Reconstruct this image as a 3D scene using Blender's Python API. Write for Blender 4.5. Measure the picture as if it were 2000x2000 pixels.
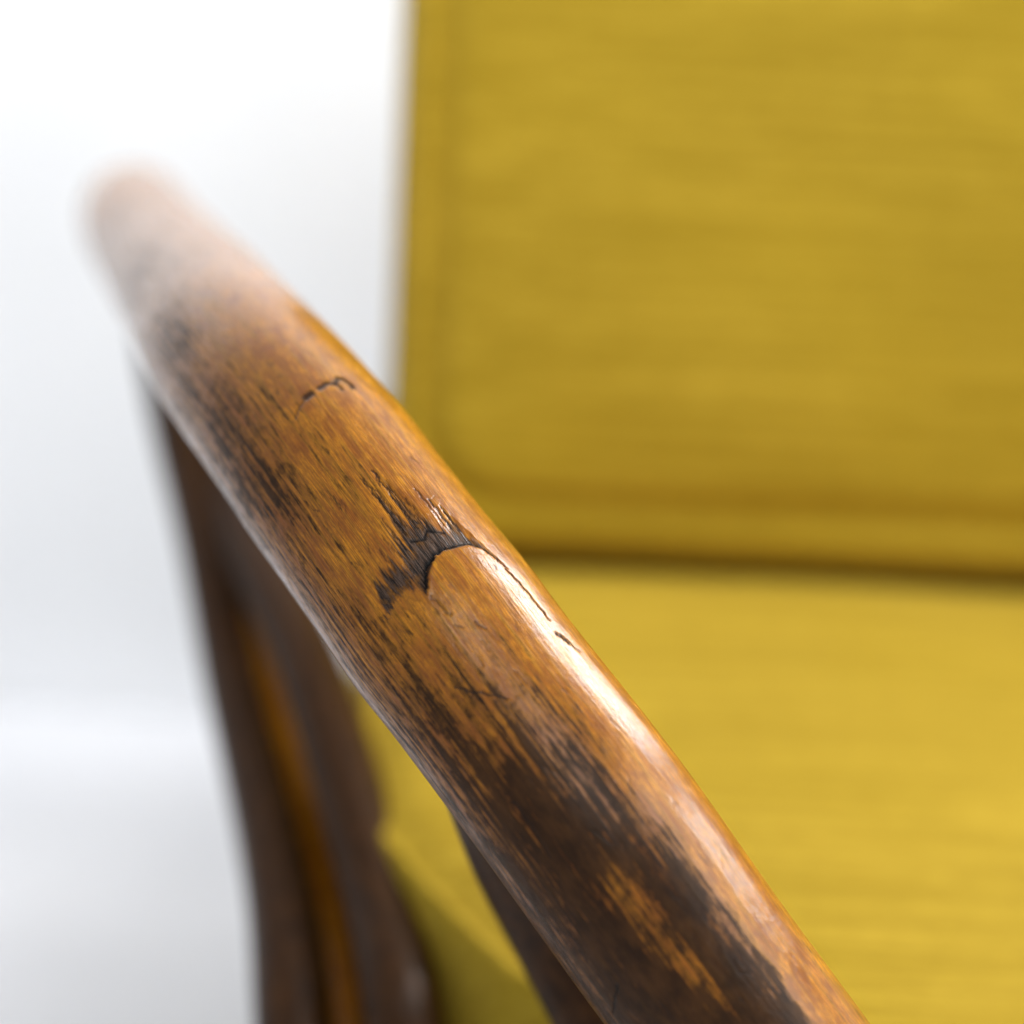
import bpy, math, numpy as np
from mathutils import Vector, Matrix

for o in list(bpy.data.objects):
    bpy.data.objects.remove(o, do_unlink=True)
scene = bpy.context.scene
COL = scene.collection
RNG = np.random.default_rng(7)

# ------------------------------------------------------------------ camera
SEAT = 0.42                                   # height of the seat cushion's top
cam_data = bpy.data.cameras.new('camera')
cam = bpy.data.objects.new('camera', cam_data)
COL.objects.link(cam)
pitch, roll = math.radians(25), math.radians(3)
cam.matrix_world = (Matrix.Translation((0, 0, SEAT + 0.454))
                    @ Matrix.Rotation(math.pi / 2 - pitch, 4, 'X')
                    @ Matrix.Rotation(roll, 4, 'Z'))
cam_data.sensor_width = 36
cam_data.lens = 72.18
cam_data.clip_start = 0.02
cam_data.clip_end = 60
cam_data.dof.use_dof = True
cam_data.dof.focus_distance = 0.558
cam_data.dof.aperture_fstop = 2.9
cam_data.dof.aperture_blades = 9
scene.camera = cam

# ------------------------------------------------------------------ world, lamps, exposure
world = bpy.data.worlds.new('World')
scene.world = world
world.use_nodes = True
bg = world.node_tree.nodes['Background']
bg.inputs['Color'].default_value = (0.88, 0.94, 1.0, 1)
bg.inputs['Strength'].default_value = 0.30


def area(name, loc, target, size, energy, colour=(1, 1, 1), size_y=None, spread=180):
    d = bpy.data.lights.new(name, 'AREA')
    d.energy, d.size, d.color, d.spread = energy, size, colour, math.radians(spread)
    if size_y:
        d.shape, d.size_y = 'RECTANGLE', size_y
    o = bpy.data.objects.new(name, d)
    COL.objects.link(o)
    o.location = loc
    o.rotation_euler = (Vector(target) - Vector(loc)).to_track_quat('-Z', 'Y').to_euler()
    return o


area('window_lamp', (0.74, 1.19, 1.16), (0.0, 0.5, 0.58), 0.17, 7.0, (1.0, 0.98, 0.95), 0.62)
area('window_lamp', (1.12, 0.98, 0.88), (0.06, 0.45, 0.53), 0.13, 3.0, (0.93, 0.97, 1.0), 0.42)
area('front_fill', (0.5, -1.4, 2.9), (0.1, 0.9, 0.5), 1.5, 15, (1.0, 0.97, 0.93))  # added overhead fill from the front for the cushions, no real fixture
area('side_fill', (2.2, 0.0, 1.9), (0.1, 0.7, 0.5), 1.7, 22, (1.0, 0.97, 0.93))  # added soft light from the right, not a lamp of the room
area('wall_fill', (-0.35, 0.80, 1.75), (-0.35, 1.40, 0.68), 1.6, 5.0, (0.95, 0.975, 1.0), 0.35, 78)  # added light with a narrow spread, only there to whiten the wall

scene.view_settings.view_transform = 'Standard'
scene.view_settings.look = 'None'
scene.view_settings.exposure = 0.50
scene.view_settings.gamma = 1.0
scene.view_settings.use_curve_mapping = False
scene.render.engine = 'CYCLES'
scene.cycles.use_denoising = True
scene.cycles.max_bounces = 8
scene.cycles.sample_clamp_indirect = 6.0


# ------------------------------------------------------------------ node helpers
class Mat:
    def __init__(self, name):
        self.m = bpy.data.materials.new(name)
        self.m.use_nodes = True
        self.t = self.m.node_tree
        self.bsdf = self.t.nodes['Principled BSDF']

    def node(self, kind, **kw):
        n = self.t.nodes.new(kind)
        for k, v in kw.items():
            setattr(n, k, v)
        return n

    def put(self, sock, v):
        if isinstance(v, bpy.types.NodeSocket):
            self.t.links.new(v, sock)
        else:
            if isinstance(v, tuple) and len(v) == 3 and sock.type == 'RGBA':
                v = (*v, 1)
            sock.default_value = v

    def set(self, **kw):
        for k, v in kw.items():
            self.put(self.bsdf.inputs[k.replace('_', ' ')], v)

    def math(self, op, a, b=0.0, c=0.0, clamp=False):
        n = self.node('ShaderNodeMath', operation=op, use_clamp=clamp)
        for i, v in enumerate((a, b, c)):
            self.put(n.inputs[i], v)
        return n.outputs[0]

    def attr(self, name):
        n = self.node('ShaderNodeAttribute', attribute_name=name)
        return n

    def scaled(self, vec, s, off=(0, 0, 0)):
        n = self.node('ShaderNodeMapping')
        self.put(n.inputs['Vector'], vec)
        n.inputs['Scale'].default_value = s
        n.inputs['Location'].default_value = off
        return n.outputs[0]

    def noise(self, vec, scale=1.0, detail=4.0, rough=0.55, dist=0.0):
        n = self.node('ShaderNodeTexNoise')
        self.put(n.inputs['Vector'], vec)
        n.inputs['Scale'].default_value = scale
        n.inputs['Detail'].default_value = detail
        n.inputs['Roughness'].default_value = rough
        n.inputs['Distortion'].default_value = dist
        return n.outputs['Fac']

    def step(self, v, lo, hi, a=0.0, b=1.0):
        n = self.node('ShaderNodeMapRange', interpolation_type='SMOOTHSTEP')
        self.put(n.inputs['Value'], v)
        for k, x in (('From Min', lo), ('From Max', hi), ('To Min', a), ('To Max', b)):
            self.put(n.inputs[k], x)
        return n.outputs['Result']

    def mix(self, f, a, b, kind='MIX'):
        n = self.node('ShaderNodeMix', data_type='RGBA', blend_type=kind)
        self.put(n.inputs[0], f)
        self.put(n.inputs[6], a)
        self.put(n.inputs[7], b)
        return n.outputs[2]

    def bump(self, h, strength, dist, normal=None):
        n = self.node('ShaderNodeBump')
        self.put(n.inputs['Height'], h)
        n.inputs['Strength'].default_value = strength
        n.inputs['Distance'].default_value = dist
        if normal:
            self.put(n.inputs['Normal'], normal)
        return n.outputs[0]


def wood_material(name, detailed, patina=.82):
    """Old varnished cane: amber skin, dark patina in streaks, grey-brown raw fibres in the scar."""
    w = Mat(name)
    co = w.attr('pole_coord').outputs['Vector']             # metres: along, and round the pole
    mott = w.noise(w.scaled(co, (110, 210, 210)), 1.0, 6, 0.62)
    streak = w.noise(w.scaled(co, (42, 820, 820)), 1.0, 5, 0.6)
    fibre = w.noise(w.scaled(co, (160, 3200, 3200)), 1.0, 3, 0.6)
    blot = w.noise(w.scaled(co, (260, 520, 520), (3, 1, 5)), 1.0, 5, 0.65)
    fleck = w.noise(w.scaled(co, (700, 1900, 1900), (9, 4, 2)), 1.0, 3, 0.6)
    amber = w.mix(w.step(mott, .34, .66), (.40, .116, .0008), (.78, .290, .002))
    amber = w.mix(w.step(streak, .42, .70, 0, .55), amber, (.80, .38, .012))
    amber = w.mix(w.step(fleck, .56, .72, 0, .45), amber, (.15, .045, .006))
    amber = w.mix(w.step(fibre, .40, .64, .62, 0), amber, (.17, .050, .002))
    amber = w.mix(w.step(blot, .30, .54, .5, 0), amber, (.22, .062, .002))
    if detailed:
        pat = w.attr('patina').outputs['Fac']
        scar = w.attr('scar').outputs['Fac']
    else:
        pat, scar = patina, 0.0
    n = w.math('ADD', w.math('MULTIPLY', streak, .64), w.math('MULTIPLY', blot, .36))
    n = w.math('ADD', w.math('MULTIPLY', n, .78), w.math('MULTIPLY', mott, .22))
    d = w.math('ADD', pat, w.math('MULTIPLY', w.math('SUBTRACT', n, .5), 3.1))
    dark = w.step(d, .36, .82)
    deep = w.mix(w.step(mott, .35, .7), (.014, .0065, .003), (.050, .020, .007))
    col = w.mix(w.math('MULTIPLY', dark, .95), amber, deep)
    fcol = w.mix(w.step(fibre, .38, .64), (.007, .006, .006), (.19, .115, .08))
    fcol = w.mix(w.math('MULTIPLY', w.step(blot, .50, .66), w.step(scar, .95, .6)), fcol, (.24, .10, .02))
    fcol = w.mix(w.step(scar, .88, .97), fcol, (.008, .006, .006))
    edge = w.math('ADD', scar, w.math('MULTIPLY', w.math('SUBTRACT', streak, .5), 2.6))
    sm = w.math('MULTIPLY', w.step(edge, .16, .50), w.step(scar, .015, .07))
    col = w.mix(sm, col, fcol)
    crack = 0.0
    if detailed:
        crack = w.attr('crack').outputs['Fac']
        col = w.mix(crack, col, (.012, .008, .007))
    rough = w.step(blot, .3, .7, .30, .46)
    rough = w.math('ADD', rough, w.math('MULTIPLY', sm, .12))
    h = w.math('ADD', w.math('MULTIPLY', fibre, .35), w.math('MULTIPLY', streak, .8))
    h = w.math('ADD', h, w.math('MULTIPLY', blot, .6))
    fine = w.bump(h, .30, .0012)
    nrm = w.bump(w.math('MULTIPLY', fibre, sm), .9, .0012, fine)
    crough = w.math('ADD', w.step(blot, .35, .7, .09, .19), w.step(mott, .5, .7, 0, .12))
    w.set(Base_Color=col, Roughness=rough, Normal=nrm, Coat_Weight=w.math('SUBTRACT', .9, w.math('MULTIPLY', w.math('MAXIMUM', w.math('MULTIPLY', dark, 1.0), w.math('MAXIMUM', sm, crack)), .7)), Specular_IOR_Level=.12, Coat_Roughness=crough, Coat_IOR=1.5,
          Coat_Normal=w.bump(h, .17, .0012))
    return w.m


def fabric_material(name, weave):
    """Mustard slub cloth: threads run across the cushion, thicker ones at random."""
    f = Mat(name)
    tc = f.node('ShaderNodeTexCoord').outputs['Object']
    sx, sy = weave
    slub = f.noise(f.scaled(tc, (5 * sx, 230 * sy, 230 * sy)), 1.0, 4, .6, .3)
    thread = f.noise(f.scaled(tc, (90 * sx, 1150 * sy, 1150 * sy)), 1.0, 3, .6)
    cross = f.noise(f.scaled(tc, (1250, 160, 160)), 1.0, 2, .6)
    cloud = f.noise(tc, 9, 3, .5)
    grain = f.noise(tc, 1500, 2, .6)
    col = f.mix(f.step(slub, .38, .62), (.43, .283, .015), (.66, .448, .040))
    col = f.mix(f.step(thread, .35, .66, 0, .75), col, (.38, .245, .010))
    col = f.mix(f.step(cloud, .4, .7, 0, .2), col, (.50, .335, .014))
    col = f.mix(f.step(grain, .45, .75, 0, .35), col, (.68, .48, .045))
    h = f.math('ADD', f.math('MULTIPLY', thread, 1.0), f.math('MULTIPLY', cross, .5))
    h = f.math('ADD', h, f.math('MULTIPLY', slub, .5))
    f.set(Base_Color=col, Roughness=.92, Normal=f.bump(h, .55, .0012), Sheen_Weight=.1, Sheen_Roughness=.5)
    f.bsdf.inputs['Sheen Tint'].default_value = (1, .85, .45, 1)
    f.bsdf.inputs['Specular IOR Level'].default_value = .2
    return f.m


def plaster_material(name, colour, rough):
    p = Mat(name)
    tc = p.node('ShaderNodeTexCoord').outputs['Object']
    n = p.noise(tc, 5, 4, .5)
    c2 = tuple(v * .965 for v in colour)
    p.set(Base_Color=p.mix(p.step(n, .35, .65), colour, c2), Roughness=rough,
          Normal=p.bump(p.noise(tc, 160, 3, .6), .12, .002))
    return p.m


M_ARM = wood_material('aged_cane_worn', True)
M_POLE = wood_material('aged_cane_dark', False, 1.15)
M_FILLER_AMBER = wood_material('filler_lit_amber', False, .28)  # lit amber tone put into the colour of the filler pole
M_CLOTH = fabric_material('mustard_slub_cloth', (1, 1))
M_WALL = plaster_material('white_wall_paint', (.88, .885, .90), .8)
M_FLOOR = plaster_material('pale_floor_paint', (.69, .69, .71), .6)


# ------------------------------------------------------------------ mesh helpers
def grid_mesh(name, P, wrap, mat, parent, attrs=None, caps=False):
    """P: rows x columns x 3; wrap closes the columns."""
    r, c, _ = P.shape
    V = P.reshape(-1, 3)
    i = np.arange(r - 1)[:, None]
    j = np.arange(c if wrap else c - 1)[None, :]
    jn = (j + 1) % c
    quads = np.stack([i * c + j, i * c + jn, (i + 1) * c + jn, (i + 1) * c + j], -1).reshape(-1, 4)
    me = bpy.data.meshes.new(name)
    extra = 2 if caps else 0
    nq, nv = len(quads), len(V)
    loops = quads.reshape(-1)
    starts = np.arange(nq) * 4
    if caps:
        loops = np.concatenate([loops, np.arange(c)[::-1], (r - 1) * c + np.arange(c)])
        starts = np.concatenate([starts, [nq * 4, nq * 4 + c]])
    me.vertices.add(nv)
    me.vertices.foreach_set('co', V.astype(np.float32).ravel())
    me.loops.add(len(loops))
    me.loops.foreach_set('vertex_index', loops.astype(np.int32))
    me.polygons.add(nq + extra)
    me.polygons.foreach_set('loop_start', starts.astype(np.int32))
    me.polygons.foreach_set('use_smooth', np.ones(nq + extra, dtype=bool))
    me.update(calc_edges=True)
    me.validate()
    for k, a in (attrs or {}).items():
        if a.ndim == 3:
            at = me.attributes.new(k, 'FLOAT_VECTOR', 'POINT')
            at.data.foreach_set('vector', a.astype(np.float32).ravel())
        else:
            at = me.attributes.new(k, 'FLOAT', 'POINT')
            at.data.foreach_set('value', a.astype(np.float32).ravel())
    me.materials.append(mat)
    o = bpy.data.objects.new(name, me)
    COL.objects.link(o)
    o.parent = parent
    return o


def smooth_curve(P, step=.0005, sig=.012):
    P = np.asarray(P, float)
    Q = np.vstack([2 * P[0] - P[1], P, 2 * P[-1] - P[-2]])
    out = []
    for i in range(1, len(P)):
        a, b, c, d = Q[i - 1], Q[i], Q[i + 1], Q[i + 2]
        m = max(8, int(np.linalg.norm(c - b) / step))
        t = np.linspace(0, 1, m, endpoint=False)[:, None]
        out.append(.5 * (2 * b + (c - a) * t + (2 * a - 5 * b + 4 * c - d) * t * t + (3 * b - a - 3 * c + d) * t ** 3))
    C = np.vstack(out + [P[-1:]])

    def res(C):
        s = np.r_[0, np.cumsum(np.linalg.norm(np.diff(C, axis=0), axis=1))]
        t = np.linspace(0, s[-1], max(12, int(s[-1] / step)))
        return np.array([np.interp(t, s, C[:, k]) for k in range(3)]).T
    C = res(C)
    h = min(max(1, int(3 * sig / step)), len(C) - 1)
    k = np.exp(-.5 * (np.arange(-h, h + 1) * step / sig) ** 2)
    k /= k.sum()
    C = np.array([np.convolve(np.pad(C[:, j], h, mode='reflect', reflect_type='odd'), k, 'valid') for j in range(3)]).T
    return res(C)


def frames(C):
    T = np.gradient(C, axis=0)
    T /= np.linalg.norm(T, axis=1)[:, None]
    s = np.r_[0, np.cumsum(np.linalg.norm(np.diff(C, axis=0), axis=1))]
    m = len(C) // 2
    U = np.zeros_like(C)
    u = np.array([0, 0, 1.])
    if abs(T[m][2]) > .95:
        u = np.array([1., 0, 0])
    u -= u @ T[m] * T[m]
    U[m] = u / np.linalg.norm(u)
    for rng, st in ((range(m + 1, len(C)), -1), (range(m - 1, -1, -1), 1)):
        for i in rng:
            u = U[i + st] - (U[i + st] @ T[i]) * T[i]
            U[i] = u / np.linalg.norm(u)
    return s, T, U, np.cross(T, U)


def along(s, rows, *fields):
    return [np.array([np.interp(rows, s, f[:, k]) for k in range(3)]).T for f in fields]


def pole(name, pts, radii, mat, parent, cols=28, step=.004, sig=.012, mirror=False, seed=0):
    C = smooth_curve(pts, .001, sig)
    s, T, U, V = frames(C)
    rows = np.linspace(0, s[-1], max(8, int(s[-1] / step)))
    C, U, V = along(s, rows, C, U, V)
    th = np.linspace(0, 2 * np.pi, cols, endpoint=False)
    r = np.interp(rows / s[-1], np.linspace(0, 1, len(radii)), radii)[:, None]
    r = r * (1 + .02 * np.sin(rows * 37 + seed)[:, None] + .015 * np.sin(2 * th + seed)[None])
    N = np.cos(th)[None, :, None] * U[:, None] + np.sin(th)[None, :, None] * V[:, None]
    P = C[:, None] + r[..., None] * N
    co = np.stack([np.repeat(rows[:, None] + seed, cols, 1), r * np.cos(th), r * np.sin(th)], -1)
    if mirror:
        P = P.copy()
        P[..., 0] = 2 * MID - P[..., 0]
        P, co = P[:, ::-1], co[:, ::-1]
    return grid_mesh(name, P, True, mat, parent, {'pole_coord': co}, caps=True)


def thing(name, label, cat, loc, group=None):
    o = bpy.data.objects.new(name, None)
    COL.objects.link(o)
    o.location = loc
    o['label'], o['category'] = label, cat
    if group:
        o['group'] = group
    return o


def settle(root):
    """children were modelled in world coordinates: keep them there under the root's own place"""
    for ch in root.children:
        ch.matrix_parent_inverse = Matrix.Translation(-root.location)


def box_sheet(name, verts, faces, mat, kind='structure'):
    me = bpy.data.meshes.new(name)
    me.from_pydata(verts, [], faces)
    me.materials.append(mat)
    o = bpy.data.objects.new(name, me)
    COL.objects.link(o)
    o['kind'] = kind
    return o


# ------------------------------------------------------------------ setting
WALL_Y = 1.45
box_sheet('floor', [(-5, -4, 0), (5, -4, 0), (5, WALL_Y, 0), (-5, WALL_Y, 0), (-5, -4, -.1), (5, -4, -.1), (5, WALL_Y, -.1), (-5, WALL_Y, -.1)],
          [(0, 1, 2, 3), (7, 6, 5, 4), (0, 4, 5, 1), (1, 5, 6, 2), (2, 6, 7, 3), (3, 7, 4, 0)], M_FLOOR)
box_sheet('wall', [(-5, WALL_Y + .002, -.1), (5, WALL_Y + .002, -.1), (5, WALL_Y + .002, 2.6), (-5, WALL_Y + .002, 2.6),
                   (-5, WALL_Y + .15, -.1), (5, WALL_Y + .15, -.1), (5, WALL_Y + .15, 2.6), (-5, WALL_Y + .15, 2.6)],
          [(3, 2, 1, 0), (4, 5, 6, 7), (0, 1, 5, 4), (1, 2, 6, 5), (2, 3, 7, 6), (3, 0, 4, 7)], M_WALL)

# ------------------------------------------------------------------ armchair
MID = 0.22                                     # the chair's middle plane, x
chair = thing('armchair', 'old varnished cane armchair frame with a worn, scarred arm, holding mustard cushions', 'armchair', (MID, .85, 0))

ARM_PTS = [(.152, .445, 0), (.152, .44, .15), (.150, .437, .30), (.138, .435, .39), (.118, .437, .445), (.0935, .442, .486),
           (.0694, .449, .5142), (.0487, .4577, .5375), (.0284, .4667, .5624), (.0089, .4826, .579), (-.0115, .5005, .5964),
           (-.0318, .5172, .6145), (-.0475, .5371, .625), (-.0631, .5615, .6324), (-.0811, .597, .6352), (-.093, .6269, .633),
           (-.1085, .678, .6244), (-.1269, .7438, .6115), (-.1495, .8243, .5949), (-.1755, .9153, .577), (-.1965, .9918, .5636),
           (-.2119, 1.0777, .5351), (-.2114, 1.1487, .498), (-.1901, 1.2004, .4352), (-.1553, 1.2346, .368), (-.06, 1.270, .318)]


def seg_dist(S, A, poly):
    """distance in metres from (S, A) to a polyline given as (s, angle)"""
    q = np.array(poly, float)
    q[:, 1] *= .0285
    best = np.full(S.shape, 9.)
    for p0, p1 in zip(q[:-1], q[1:]):
        d = p1 - p0
        t = np.clip(((S - p0[0]) * d[0] + (A - p0[1]) * d[1]) / (d @ d + 1e-12), 0, 1)
        best = np.minimum(best, np.hypot(S - p0[0] - t * d[0], A - p0[1] - t * d[1]))
    return best


def wob(x, seed, octaves=4, f0=1.0):
    """smooth 1-D noise from sines"""
    g = np.random.default_rng(seed)
    out = np.zeros_like(x)
    for k in range(octaves * 3):
        out += np.sin(x * f0 * 2 ** (k / 3) * g.uniform(.8, 1.25) + g.uniform(0, 6.28)) / (1 + .35 * k)
    return out / 3


def worn_arm(parent):
    C = smooth_curve(ARM_PTS, sig=.02)
    s, T, U, V = frames(C)
    rows = np.concatenate([np.arange(0, .49, .004), np.arange(.49, .80, .00034), np.arange(.80, 1.30, .0011), np.arange(1.30, s[-1], .004)])
    th = np.concatenate([np.arange(-2.15, 1.35, .0125), np.arange(1.35, 2 * np.pi - 2.15, .075)])
    C, U, V = along(s, rows, C, U, V)
    S, A = np.meshgrid(rows, th, indexing='ij')
    TH = np.where(A > np.pi, A - 2 * np.pi, A)
    L = TH * .0285
    R = np.interp(S, [0, .45, .60, .95, 1.5], [.024, .0285, .029, .0275, .025])
    # the cane is not a turned rod: slow flats and swellings, and a thicker ring at the node
    R = R + .00014 * np.sin(S * 41 + 2 * np.sin(TH + .4)) + .00022 * np.sin(2 * TH + S * 9) + .00014 * np.sin(3 * TH - S * 23 + 1)
    R = R + .0006 * np.exp(-((S - .672) / .013) ** 2) + .0003 * np.exp(-((S - .733) / .012) ** 2)
    dep = np.zeros_like(S)
    # node scar: torn skin above the lobe's edge, fading upward into the fibres
    te = [-1.05, -.95, -.89, -.78, -.69, -.62, -.57, -.54, -.50, -.44, -.366, -.30, -.227, -.07, .04, .113, .18, .236, .297, .36]
    se = [.6755, .6757, .6765, .6772, .6776, .6768, .6752, .6742, .6757, .6782, .6800, .6808, .6814, .6816, .6812, .6805, .6793, .6775, .6734, .668]
    tu = [-1.05, -.95, -.89, -.78, -.69, -.60, -.52, -.45, -.38, -.33, -.28, -.24, -.19, -.12, -.06, .02, .08, .14, .18, .236, .297, .36]
    su = [.6757, .6795, .6845, .6872, .6880, .6893, .6935, .6955, .702, .7045, .7015, .7025, .706, .697, .6925, .6925, .6945, .6925, .6895, .6825, .6755, .668]
    SE = np.interp(TH, te, se) + .00035 * wob(TH * 60, 3)
    SU = np.interp(TH, tu, su) + .0011 * wob(TH * 130, 5)
    w = np.clip((S - SE) / np.maximum(SU - SE, 1e-4), -.2, 1.2)
    inside = (w > 0) & (w < 1) & (TH > -1.0) & (TH < .34)
    ragged = np.clip((-.50 - TH) / .06, 0, 1)                              # left of the lobe the tear has no clean edge
    scar = np.where(inside, (1 - np.clip(w, 0, 1)) ** 1.25, 0) * np.clip((TH + 1.0) / .1, 0, 1)
    soft = np.clip(w / .45, 0, 1)
    scar *= 1 - ragged * (1 - soft)
    scar = scar * (1 + .35 * ragged)
    dep += np.where(inside, .00115 * (1 - w) ** .8 * (1 - .75 * ragged) + .00025 * wob(TH * 260 + S * 30, 8) * (1 - w), 0)
    lip = np.exp(-((SE - S) / .0022) ** 2) * (S < SE) * np.clip((TH + .62) / .1, 0, 1) * np.clip((.36 - TH) / .1, 0, 1)
    dep -= .00035 * lip
    # the lobe itself swells like a thumbnail
    dep -= .0006 * np.exp(-(((TH + .08) / .34) ** 4)) * np.clip((SE - S) / .004, 0, 1) * np.exp(-np.clip(SE - S, 0, 1) / .014)
    crack = np.zeros_like(S)

    def cut(poly, width, depth, dark=1.0, seed=1):
        nonlocal dep, crack
        d = seg_dist(S, L + .0004 * wob(S * 1400, seed, 3), poly)
        m = np.clip(1.25 - d / width, 0, 1)
        dep += depth * m
        crack = np.maximum(crack, np.clip(m * 1.6, 0, 1) * dark)
    cut([(.6790, .20), (.6734, .297), (.6684, .323), (.6624, .367), (.6563, .378), (.6520, .385)], .00030, .0005, 1, 11)
    cut([(.6814, -.10), (.6805, .113), (.6775, .236), (.6734, .30)], .0005, .0004, 1, 12)
    cut([(.6757, -.50), (.6785, -.43), (.6805, -.33)], .0005, .0004, .9, 13)
    cut([(.6880, -.34), (.6868, -.22), (.6885, -.14), (.6860, -.02)], .00045, .0003, .9, 14)
    cut([(.6477, .335), (.6455, .375), (.6437, .40)], .0005, .0005, .9, 15)
    cut([(.6470, .375), (.6425, .43), (.6405, .46)], .00035, .0004, .9, 16)
    cut([(.6505, -.84), (.6470, -.76), (.6453, -.70), (.6420, -.60), (.6393, -.52)], .00032, .0002, .85, 17)
    cut([(.7330, -.54), (.7350, -.45), (.7374, -.29)], .0005, .0002, .45, 18)
    cut([(.7374, -.32), (.7378, -.26)], .0013, .0003, .85, 19)
    cut([(.7385, -.16), (.7398, -.05), (.7390, .03), (.7412, .10), (.7405, .16), (.7365, .19)], .0009, .0004, .85, 20)
    cut([(.7395, .02), (.7360, .05)], .0007, .0003, .7, 21)
    cut([(.5705, -1.33), (.5670, -1.47), (.5640, -1.60)], .00032, .0005, .9, 22)
    cut([(.6735, -.52), (.6700, -.50), (.6665, -.485)], .00035, .00018, .6, 23)
    cut([(.6190, -1.06), (.6110, -1.07), (.6040, -1.10)], .0003, .0002, .6, 24)
    for s0, s1, t0, wd, dk in ((.690, .7075, -.345, .00030, .8), (.692, .7035, -.30, .00026, .7), (.690, .7085, -.21, .00034, .85), (.693, .7045, -.165, .00026, .6),
                               (.688, .698, -.11, .0003, .7), (.688, .6995, .045, .00032, .7), (.6865, .6955, .10, .00036, .8), (.685, .693, .165, .0003, .7),
                               (.687, .6965, -.43, .0003, .7), (.686, .693, -.52, .00026, .6), (.684, .6905, -.63, .00026, .6)):
        cut([(s0, t0), ((s0 + s1) / 2, t0 - .012), (s1, t0 - .018)], wd, .00022, dk, int(s0 * 1e5 + t0 * 100) % 97)
    # scattered pits and short grooves along the fibres
    g = np.random.default_rng(21)
    for k in range(70):
        s0, t0 = g.uniform(.52, .76), g.uniform(-.95, .25)
        cut([(s0, t0), (s0 - g.uniform(.0006, .005), t0 + g.uniform(-.06, .08))], g.uniform(.00012, .0003), .00012, g.uniform(.25, .75), 40 + k)
    # patina: where the dark old finish still sits (places on the wood, by distance)
    ctl = np.array([(.60, -.45, .95), (.585, -.30, .9), (.57, -.42, 1), (.555, -.36, 1), (.54, -.40, 1), (.56, -.85, 1), (.58, -.98, 1), (.60, -.85, .95),
                    (.62, -.92, .85), (.54, -.9, 1), (.52, -.4, 1), (.61, -.25, .8), (.627, -.06, .55), (.62, -.5, .72), (.635, -.3, .55), (.50, -.5, 1),
                    (.60, .15, .06), (.58, .12, .08), (.56, .12, .1), (.62, .22, .0), (.64, .2, .0), (.54, .12, .1), (.66, .12, .1), (.50, .15, .2),
                    (.60, .5, .1), (.57, .5, .15), (.54, .5, .25), (.64, .5, .05), (.52, .4, .3), (.50, .5, .4),
                    (.65, -.3, .50), (.655, -.65, .52), (.662, -.5, .30), (.64, -.7, .62), (.672, -.25, .10), (.668, -.1, .08), (.67, -.75, .4), (.69, -.9, .35),
                    (.66, -.85, .5), (.645, -.05, .25), (.70, -.6, .34), (.71, -.35, .36), (.72, -.55, .3), (.72, -.2, .15), (.73, -.05, .05), (.70, .2, -.1), (.69, .35, -.1),
                    (.74, -.35, .33), (.76, -.4, .3), (.78, -.5, .32), (.80, -.4, .3), (.75, .2, -.05), (.80, .2, .0), (.85, -.4, .35), (.9, -.2, .35), (1.0, -.5, .4), (1.2, 0, .4),
                    (.576, -.72, .60), (.564, -.65, .48), (.558, -.58, .68), (.6, -.4, .75), (.588, -.74, .5), (.592, -.16, .62), (.571, -.19, .65), (.548, -.19, .7), (.61, -.15, .5), (.575, -.28, 1.1), (.555, -.28, 1.15), (.54, -.25, 1.1), (.53, -.3, 1.1),
                    (.56, -1.3, .9), (.60, -1.3, .8), (.64, -1.2, .75), (.68, -1.25, .6), (.72, -1.2, .62), (.76, -1.15, .62), (.80, -1.0, .65), (.9, -.9, .55), (1.05, -.9, .5), (.86, -.6, .45), (.53, -1.3, .9)])
    num = np.zeros_like(S)
    den = np.full_like(S, 1e-9)
    for cs, ct, cv in ctl:
        d2 = ((S - cs) / .011) ** 2 + ((TH - ct) / .17) ** 2
        wt = 1 / (d2 + .05) ** 1.6
        num += wt * cv
        den += wt
    patina = num / den
    patina = np.maximum(patina, .9 * np.clip((S - 1.25) / .12, 0, 1))
    patina += .07 * np.clip((.640 - S) / .035, 0, 1) * np.clip((-.16 - TH) / .12, 0, 1) * np.clip((TH + 1.45) / .3, 0, 1)
    patina += .10 * np.exp(-((S - .735) / .03) ** 2) * np.clip((.1 - TH) / .2, 0, 1)
    R = R - dep
    N = np.cos(A)[..., None] * U[:, None] + np.sin(A)[..., None] * V[:, None]
    P = C[:, None] + R[..., None] * N
    co = np.stack([S, .0285 * np.cos(A), .0285 * np.sin(A)], -1)
    o = grid_mesh('arm', P, True, M_ARM, parent, {'pole_coord': co, 'patina': patina, 'scar': scar, 'crack': crack}, caps=True)
    o['label'] = 'worn amber and dark brown cane arm with a torn node scar'
    return o


worn_arm(chair)
P_FILLER = [(-.205, 1.15, .470), (-.178, 1.0, .468), (-.149, .905, .4465), (-.1165, .835, .4170), (-.0800, .716, .372), (-.0570, .652, .348), (-.045, .600, .325), (-.03, .575, .275)]  # path of the made-up filler pole between the two left supports
PA = [(-.212, 1.112, .516), (-.1903, 1.0012, .5129), (-.1699, .9329, .4848), (-.1455, .8708, .4461), (-.1229, .8053, .4123), (-.0867, .6910, .3800),
      (-.0728, .6270, .3611), (-.0666, .5911, .3432), (-.055, .565, .272)]
PB = [(-.208, 1.165, .482), (-.1656, 1.0093, .483), (-.1279, .8753, .4558), (-.0828, .7713, .4340), (-.0461, .6670, .3995), (-.0297, .6039, .3825),
      (-.020, .560, .345), (-.005, .545, .285)]
PC = [(-.0108, .508, .572), (.0057, .5342, .5053), (.0166, .5387, .4794), (.0364, .5247, .4492), (.0523, .508, .4272), (.075, .505, .36), (.10, .52, .285)]
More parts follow.
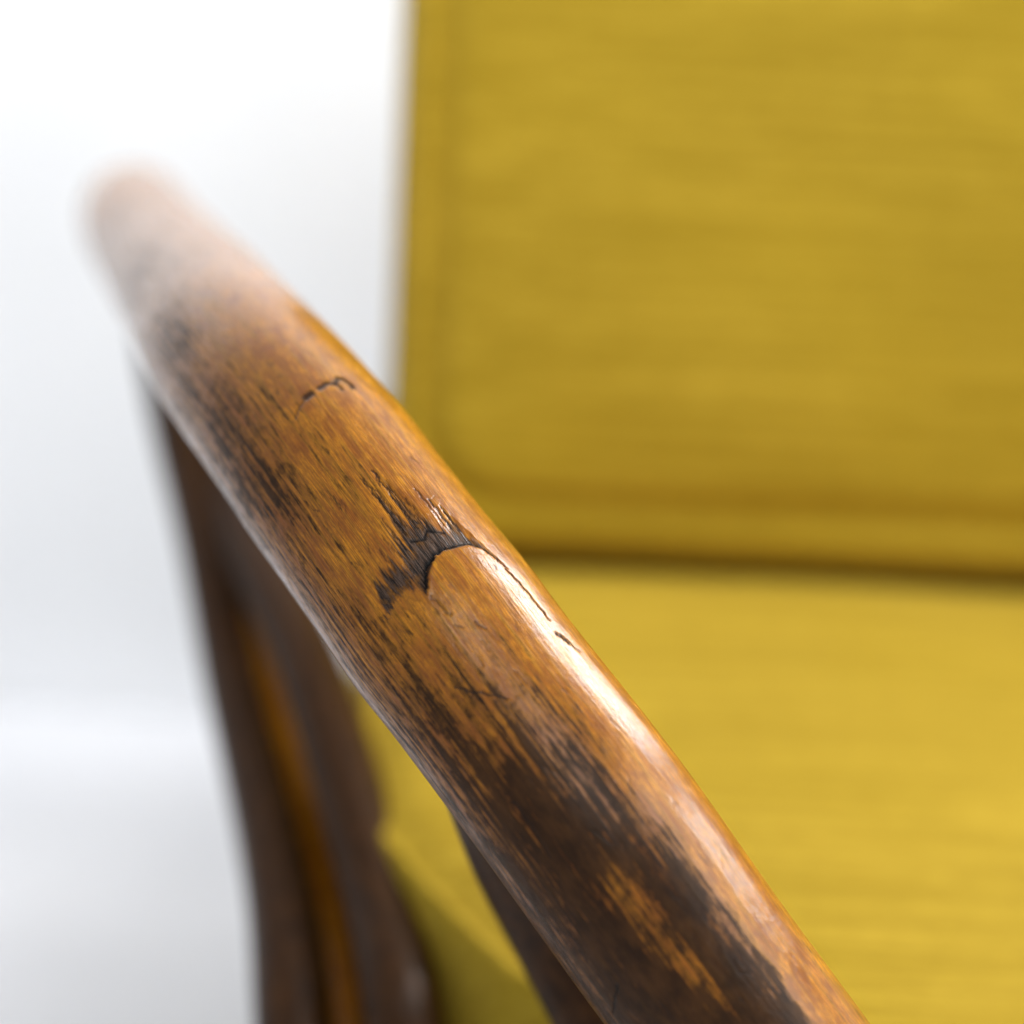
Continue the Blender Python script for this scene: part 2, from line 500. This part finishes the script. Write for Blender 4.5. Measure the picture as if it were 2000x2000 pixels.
for mir in (False, True):
    pole('support_pole', PA, [.0115, .0115, .012, .0135, .0155, .016], M_POLE, chair, mirror=mir, seed=1)
    pole('support_pole', PB, [.0135, .0135, .014, .0145, .0145, .0145], M_POLE, chair, mirror=mir, seed=4)
    pole('support_pole', P_FILLER, [.010, .011, .014, .015, .015], M_FILLER_AMBER, chair, mirror=mir, seed=5)  # added filler, no real support: its lit amber closes the white gap
    pole('support_pole', PC, [.013, .013, .014, .014], M_POLE, chair, mirror=mir, seed=7)
    pole('rear_leg', [(.05, 1.25, 0), (.05, 1.235, .2), (.05, 1.225, .36), (.05, 1.25, .6), (.05, 1.29, .85)], [.017, .018, .017], M_POLE, chair, mirror=mir, seed=9)
pole('arm', ARM_PTS, [.024, .028, .029, .028, .025], M_POLE, chair, cols=40, mirror=True, seed=12)
pole('back_rail', [(-.06, 1.262, .352), (.1, 1.266, .35), (.34, 1.266, .35), (.50, 1.262, .352)], [.018, .018], M_POLE, chair, seed=15)
pole('back_rail', [(.03, 1.285, .82), (.22, 1.29, .825), (.41, 1.285, .82)], [.016, .016], M_POLE, chair, seed=16)
pole('seat_rail', [(-.06, .56, .268), (.08, .523, .268), (.22, .515, .268), (.36, .523, .268), (.50, .56, .268)], [.016, .016], M_POLE, chair, seed=17)
for sx in (-.045, .485):
    pole('seat_rail', [(sx, .55, .266), (sx, .8, .266), (sx, 1.1, .28), (sx + (.05 if sx < .2 else -.05), 1.255, .34)], [.016, .016], M_POLE, chair, seed=18)
for k in range(5):
    x = .10 + .06 * k
    pole('back_slat', [(x, 1.258, .355), (x, 1.235, .5), (x, 1.25, .65), (x, 1.285, .82)], [.009, .009], M_POLE, chair, cols=16, seed=20 + k)
for k in range(6):
    x = .0 + .088 * k
    pole('seat_slat', [(x, .535, .275), (x, .8, .268), (x, 1.1, .28), (x, 1.26, .345)], [.009, .009], M_POLE, chair, cols=14, seed=30 + k)
settle(chair)


# ------------------------------------------------------------------ cushions
def closed_outline(pts, n, sig=.006):
    P = np.array(pts, float)
    P = np.vstack([P, P[:1]])
    d = np.r_[0, np.cumsum(np.linalg.norm(np.diff(P, axis=0), axis=1))]
    t = np.linspace(0, d[-1], n, endpoint=False)
    Q = np.array([np.interp(t, d, P[:, k]) for k in range(2)]).T
    st = d[-1] / n
    h = int(3 * sig / st) + 1
    k = np.exp(-.5 * (np.arange(-h, h + 1) * st / sig) ** 2)
    k /= k.sum()
    Q = np.array([np.convolve(np.pad(Q[:, j], h, mode='wrap'), k, 'valid') for j in range(2)]).T
    tan = np.roll(Q, -1, 0) - np.roll(Q, 1, 0)
    tan /= np.linalg.norm(tan, axis=1)[:, None]
    return Q, np.c_[tan[:, 1], -tan[:, 0]]              # outline runs anticlockwise: normal points outwards


def cushion(root, outline, place, puff, seam, band, names, rings=46, seed=0, tuck=0.0):
    """outline: 2-D seam line; place(x, y, z) -> world; band: list of (outward, z) from front seam to back seam"""
    Q, N = outline
    n = len(Q)
    mid = Q.mean(0)
    g = np.random.default_rng(seed)
    waves = [(g.uniform(8, 45, 2) * g.choice([-1, 1], 2), g.uniform(0, 6.28), g.uniform(.0001, .0003)) for _ in range(14)]

    def ripple(X):
        return sum(a * np.sin(X[..., 0] * w[0] + X[..., 1] * w[1] + p) for w, p, a in waves)
    f = np.r_[.0004, np.linspace(.012, 1, rings) ** .62]
    X = mid + f[:, None, None] * (Q - mid)[None]
    # distance to the seam in metres, roughly
    dist = np.linalg.norm((Q - mid)[None] * (1 - f)[:, None, None], axis=-1)
    z = puff * (1 - np.exp(-dist / .055)) - seam * np.exp(-(dist / .0085) ** 2) + ripple(X) * (1 - np.exp(-dist / .02))
    top = place(X, z)
    grid_mesh(names[0], top[::-1], True, M_CLOTH, root)
    bd = np.array(band)
    u = np.linspace(0, len(bd) - 1, 44)
    off, zz = np.interp(u, range(len(bd)), bd[:, 0]), np.interp(u, range(len(bd)), bd[:, 1])
    k = np.array([1, 2, 3, 2, 1]) / 9
    off = np.convolve(np.pad(off, 2, mode='reflect', reflect_type='odd'), k, 'valid')
    zz = np.convolve(np.pad(zz, 2, mode='reflect', reflect_type='odd'), k, 'valid')
    arc = np.arange(n)[None] * .004
    pucker = .0005 * np.sin(arc * 230 + 1.3 * np.sin(arc * 31)) * np.exp(-u / 3)[:, None]
    low = (np.clip(-N[:, 1] - .3, 0, 1) + .45 * np.clip(np.abs(N[:, 0]) - .3, 0, 1))[None] * tuck                      # the lower edge rolls under more deeply
    under = np.clip(-N[:, 1] - .3, 0, 1)[None] * tuck * 1.25
    Xb = Q[None] + N[None] * (off[:, None] * (1 + under) + pucker)[..., None]
    zb = zz[:, None] * (1 + low * np.exp(-(u / 26) ** 4)[:, None]) - seam * np.exp(-(u / 1.2) ** 2)[:, None]
    grid_mesh(names[1], place(Xb, zb)[::1], True, M_CLOTH, root)
    back = Xb[-1]
    fb = np.linspace(1, .0004, 14)
    Xk = back.mean(0) + fb[:, None, None] * (back - back.mean(0))[None]
    zk = zb[-1][None] - .006 * (1 - fb ** 3)[:, None]
    grid_mesh(names[2], place(Xk, zk), True, M_CLOTH, root)


# seat cushion: seam outline seen from above, rounded front corners
left = [(-.050, 1.06), (-.0535, .95), (-.0545, .85), (-.0545, .77), (-.0525, .725), (-.049, .70), (-.040, .676), (-.018, .640), (.007, .6035), (.03, .580),
        (.06, .562), (.10, .552), (.16, .548), (.22, .547)]
right = [(2 * MID - x, y) for x, y in left[:-1]][::-1]
seat = thing('seat_cushion', 'mustard yellow seat cushion lying flat under the arm, below the upright cushion', 'cushion', (MID, .8, SEAT - .14))


def place_seat(X, z):
    t = np.clip((X[..., 1] - .893) / .078, 0, 1)
    dip = .062 * t * t * (3 - 2 * t) * np.clip((z + .03) / .02, 0, 1)        # it sinks where the back cushion presses in
    return np.concatenate([X, (SEAT + z - dip)[..., None]], -1)


cushion(seat, closed_outline(left + right, 700), place_seat, .006, .004,
        [(0, 0), (.003, -.001), (.006, -.006), (.008, -.016), (.010, -.035), (.018, -.06), (.026, -.085), (.026, -.108), (.014, -.126), (-.004, -.133), (-.016, -.134)],
        ('top_panel', 'side_band', 'bottom_panel'), seed=3)
settle(seat)

# back cushion: outline in its own leaning plane (x, height along the face)
TILT = math.radians(12)
BASE = np.array([0, .897, SEAT + .001])
FU = np.array([0, math.sin(TILT), math.cos(TILT)])
FN = np.array([0, -math.cos(TILT), math.sin(TILT)])


def place_back(X, z):
    return (BASE + X[..., :1] * np.array([1., 0, 0]) + X[..., 1:] * FU + z[..., None] * FN)


x0, x1, y0, y1, rc = -.0455, .4855, .037, .40, .034
ang = np.linspace(0, math.pi / 2, 9)
bo = []
for cx, cy, a0 in ((x0 + rc, y0 + rc, math.pi), (x1 - rc, y0 + rc, 1.5 * math.pi), (x1 - rc, y1 - rc, 0), (x0 + rc, y1 - rc, .5 * math.pi)):
    bo += [(cx + rc * math.cos(a0 + a), cy + rc * math.sin(a0 + a)) for a in ang]
backc = thing('back_cushion', 'mustard yellow back cushion with seamed border standing upright behind the arm', 'cushion', tuple(BASE + np.array([MID, .06, 0])))
cushion(backc, closed_outline(bo, 800), place_back, .008, .0065,
        [(0, 0), (.004, .0), (.009, -.003), (.014, -.009), (.018, -.018), (.0195, -.03), (.0195, -.068), (.018, -.10), (.012, -.118), (.004, -.126), (-.004, -.128)],
        ('front_panel', 'side_band', 'back_panel'), seed=5, tuck=1.2)
settle(backc)
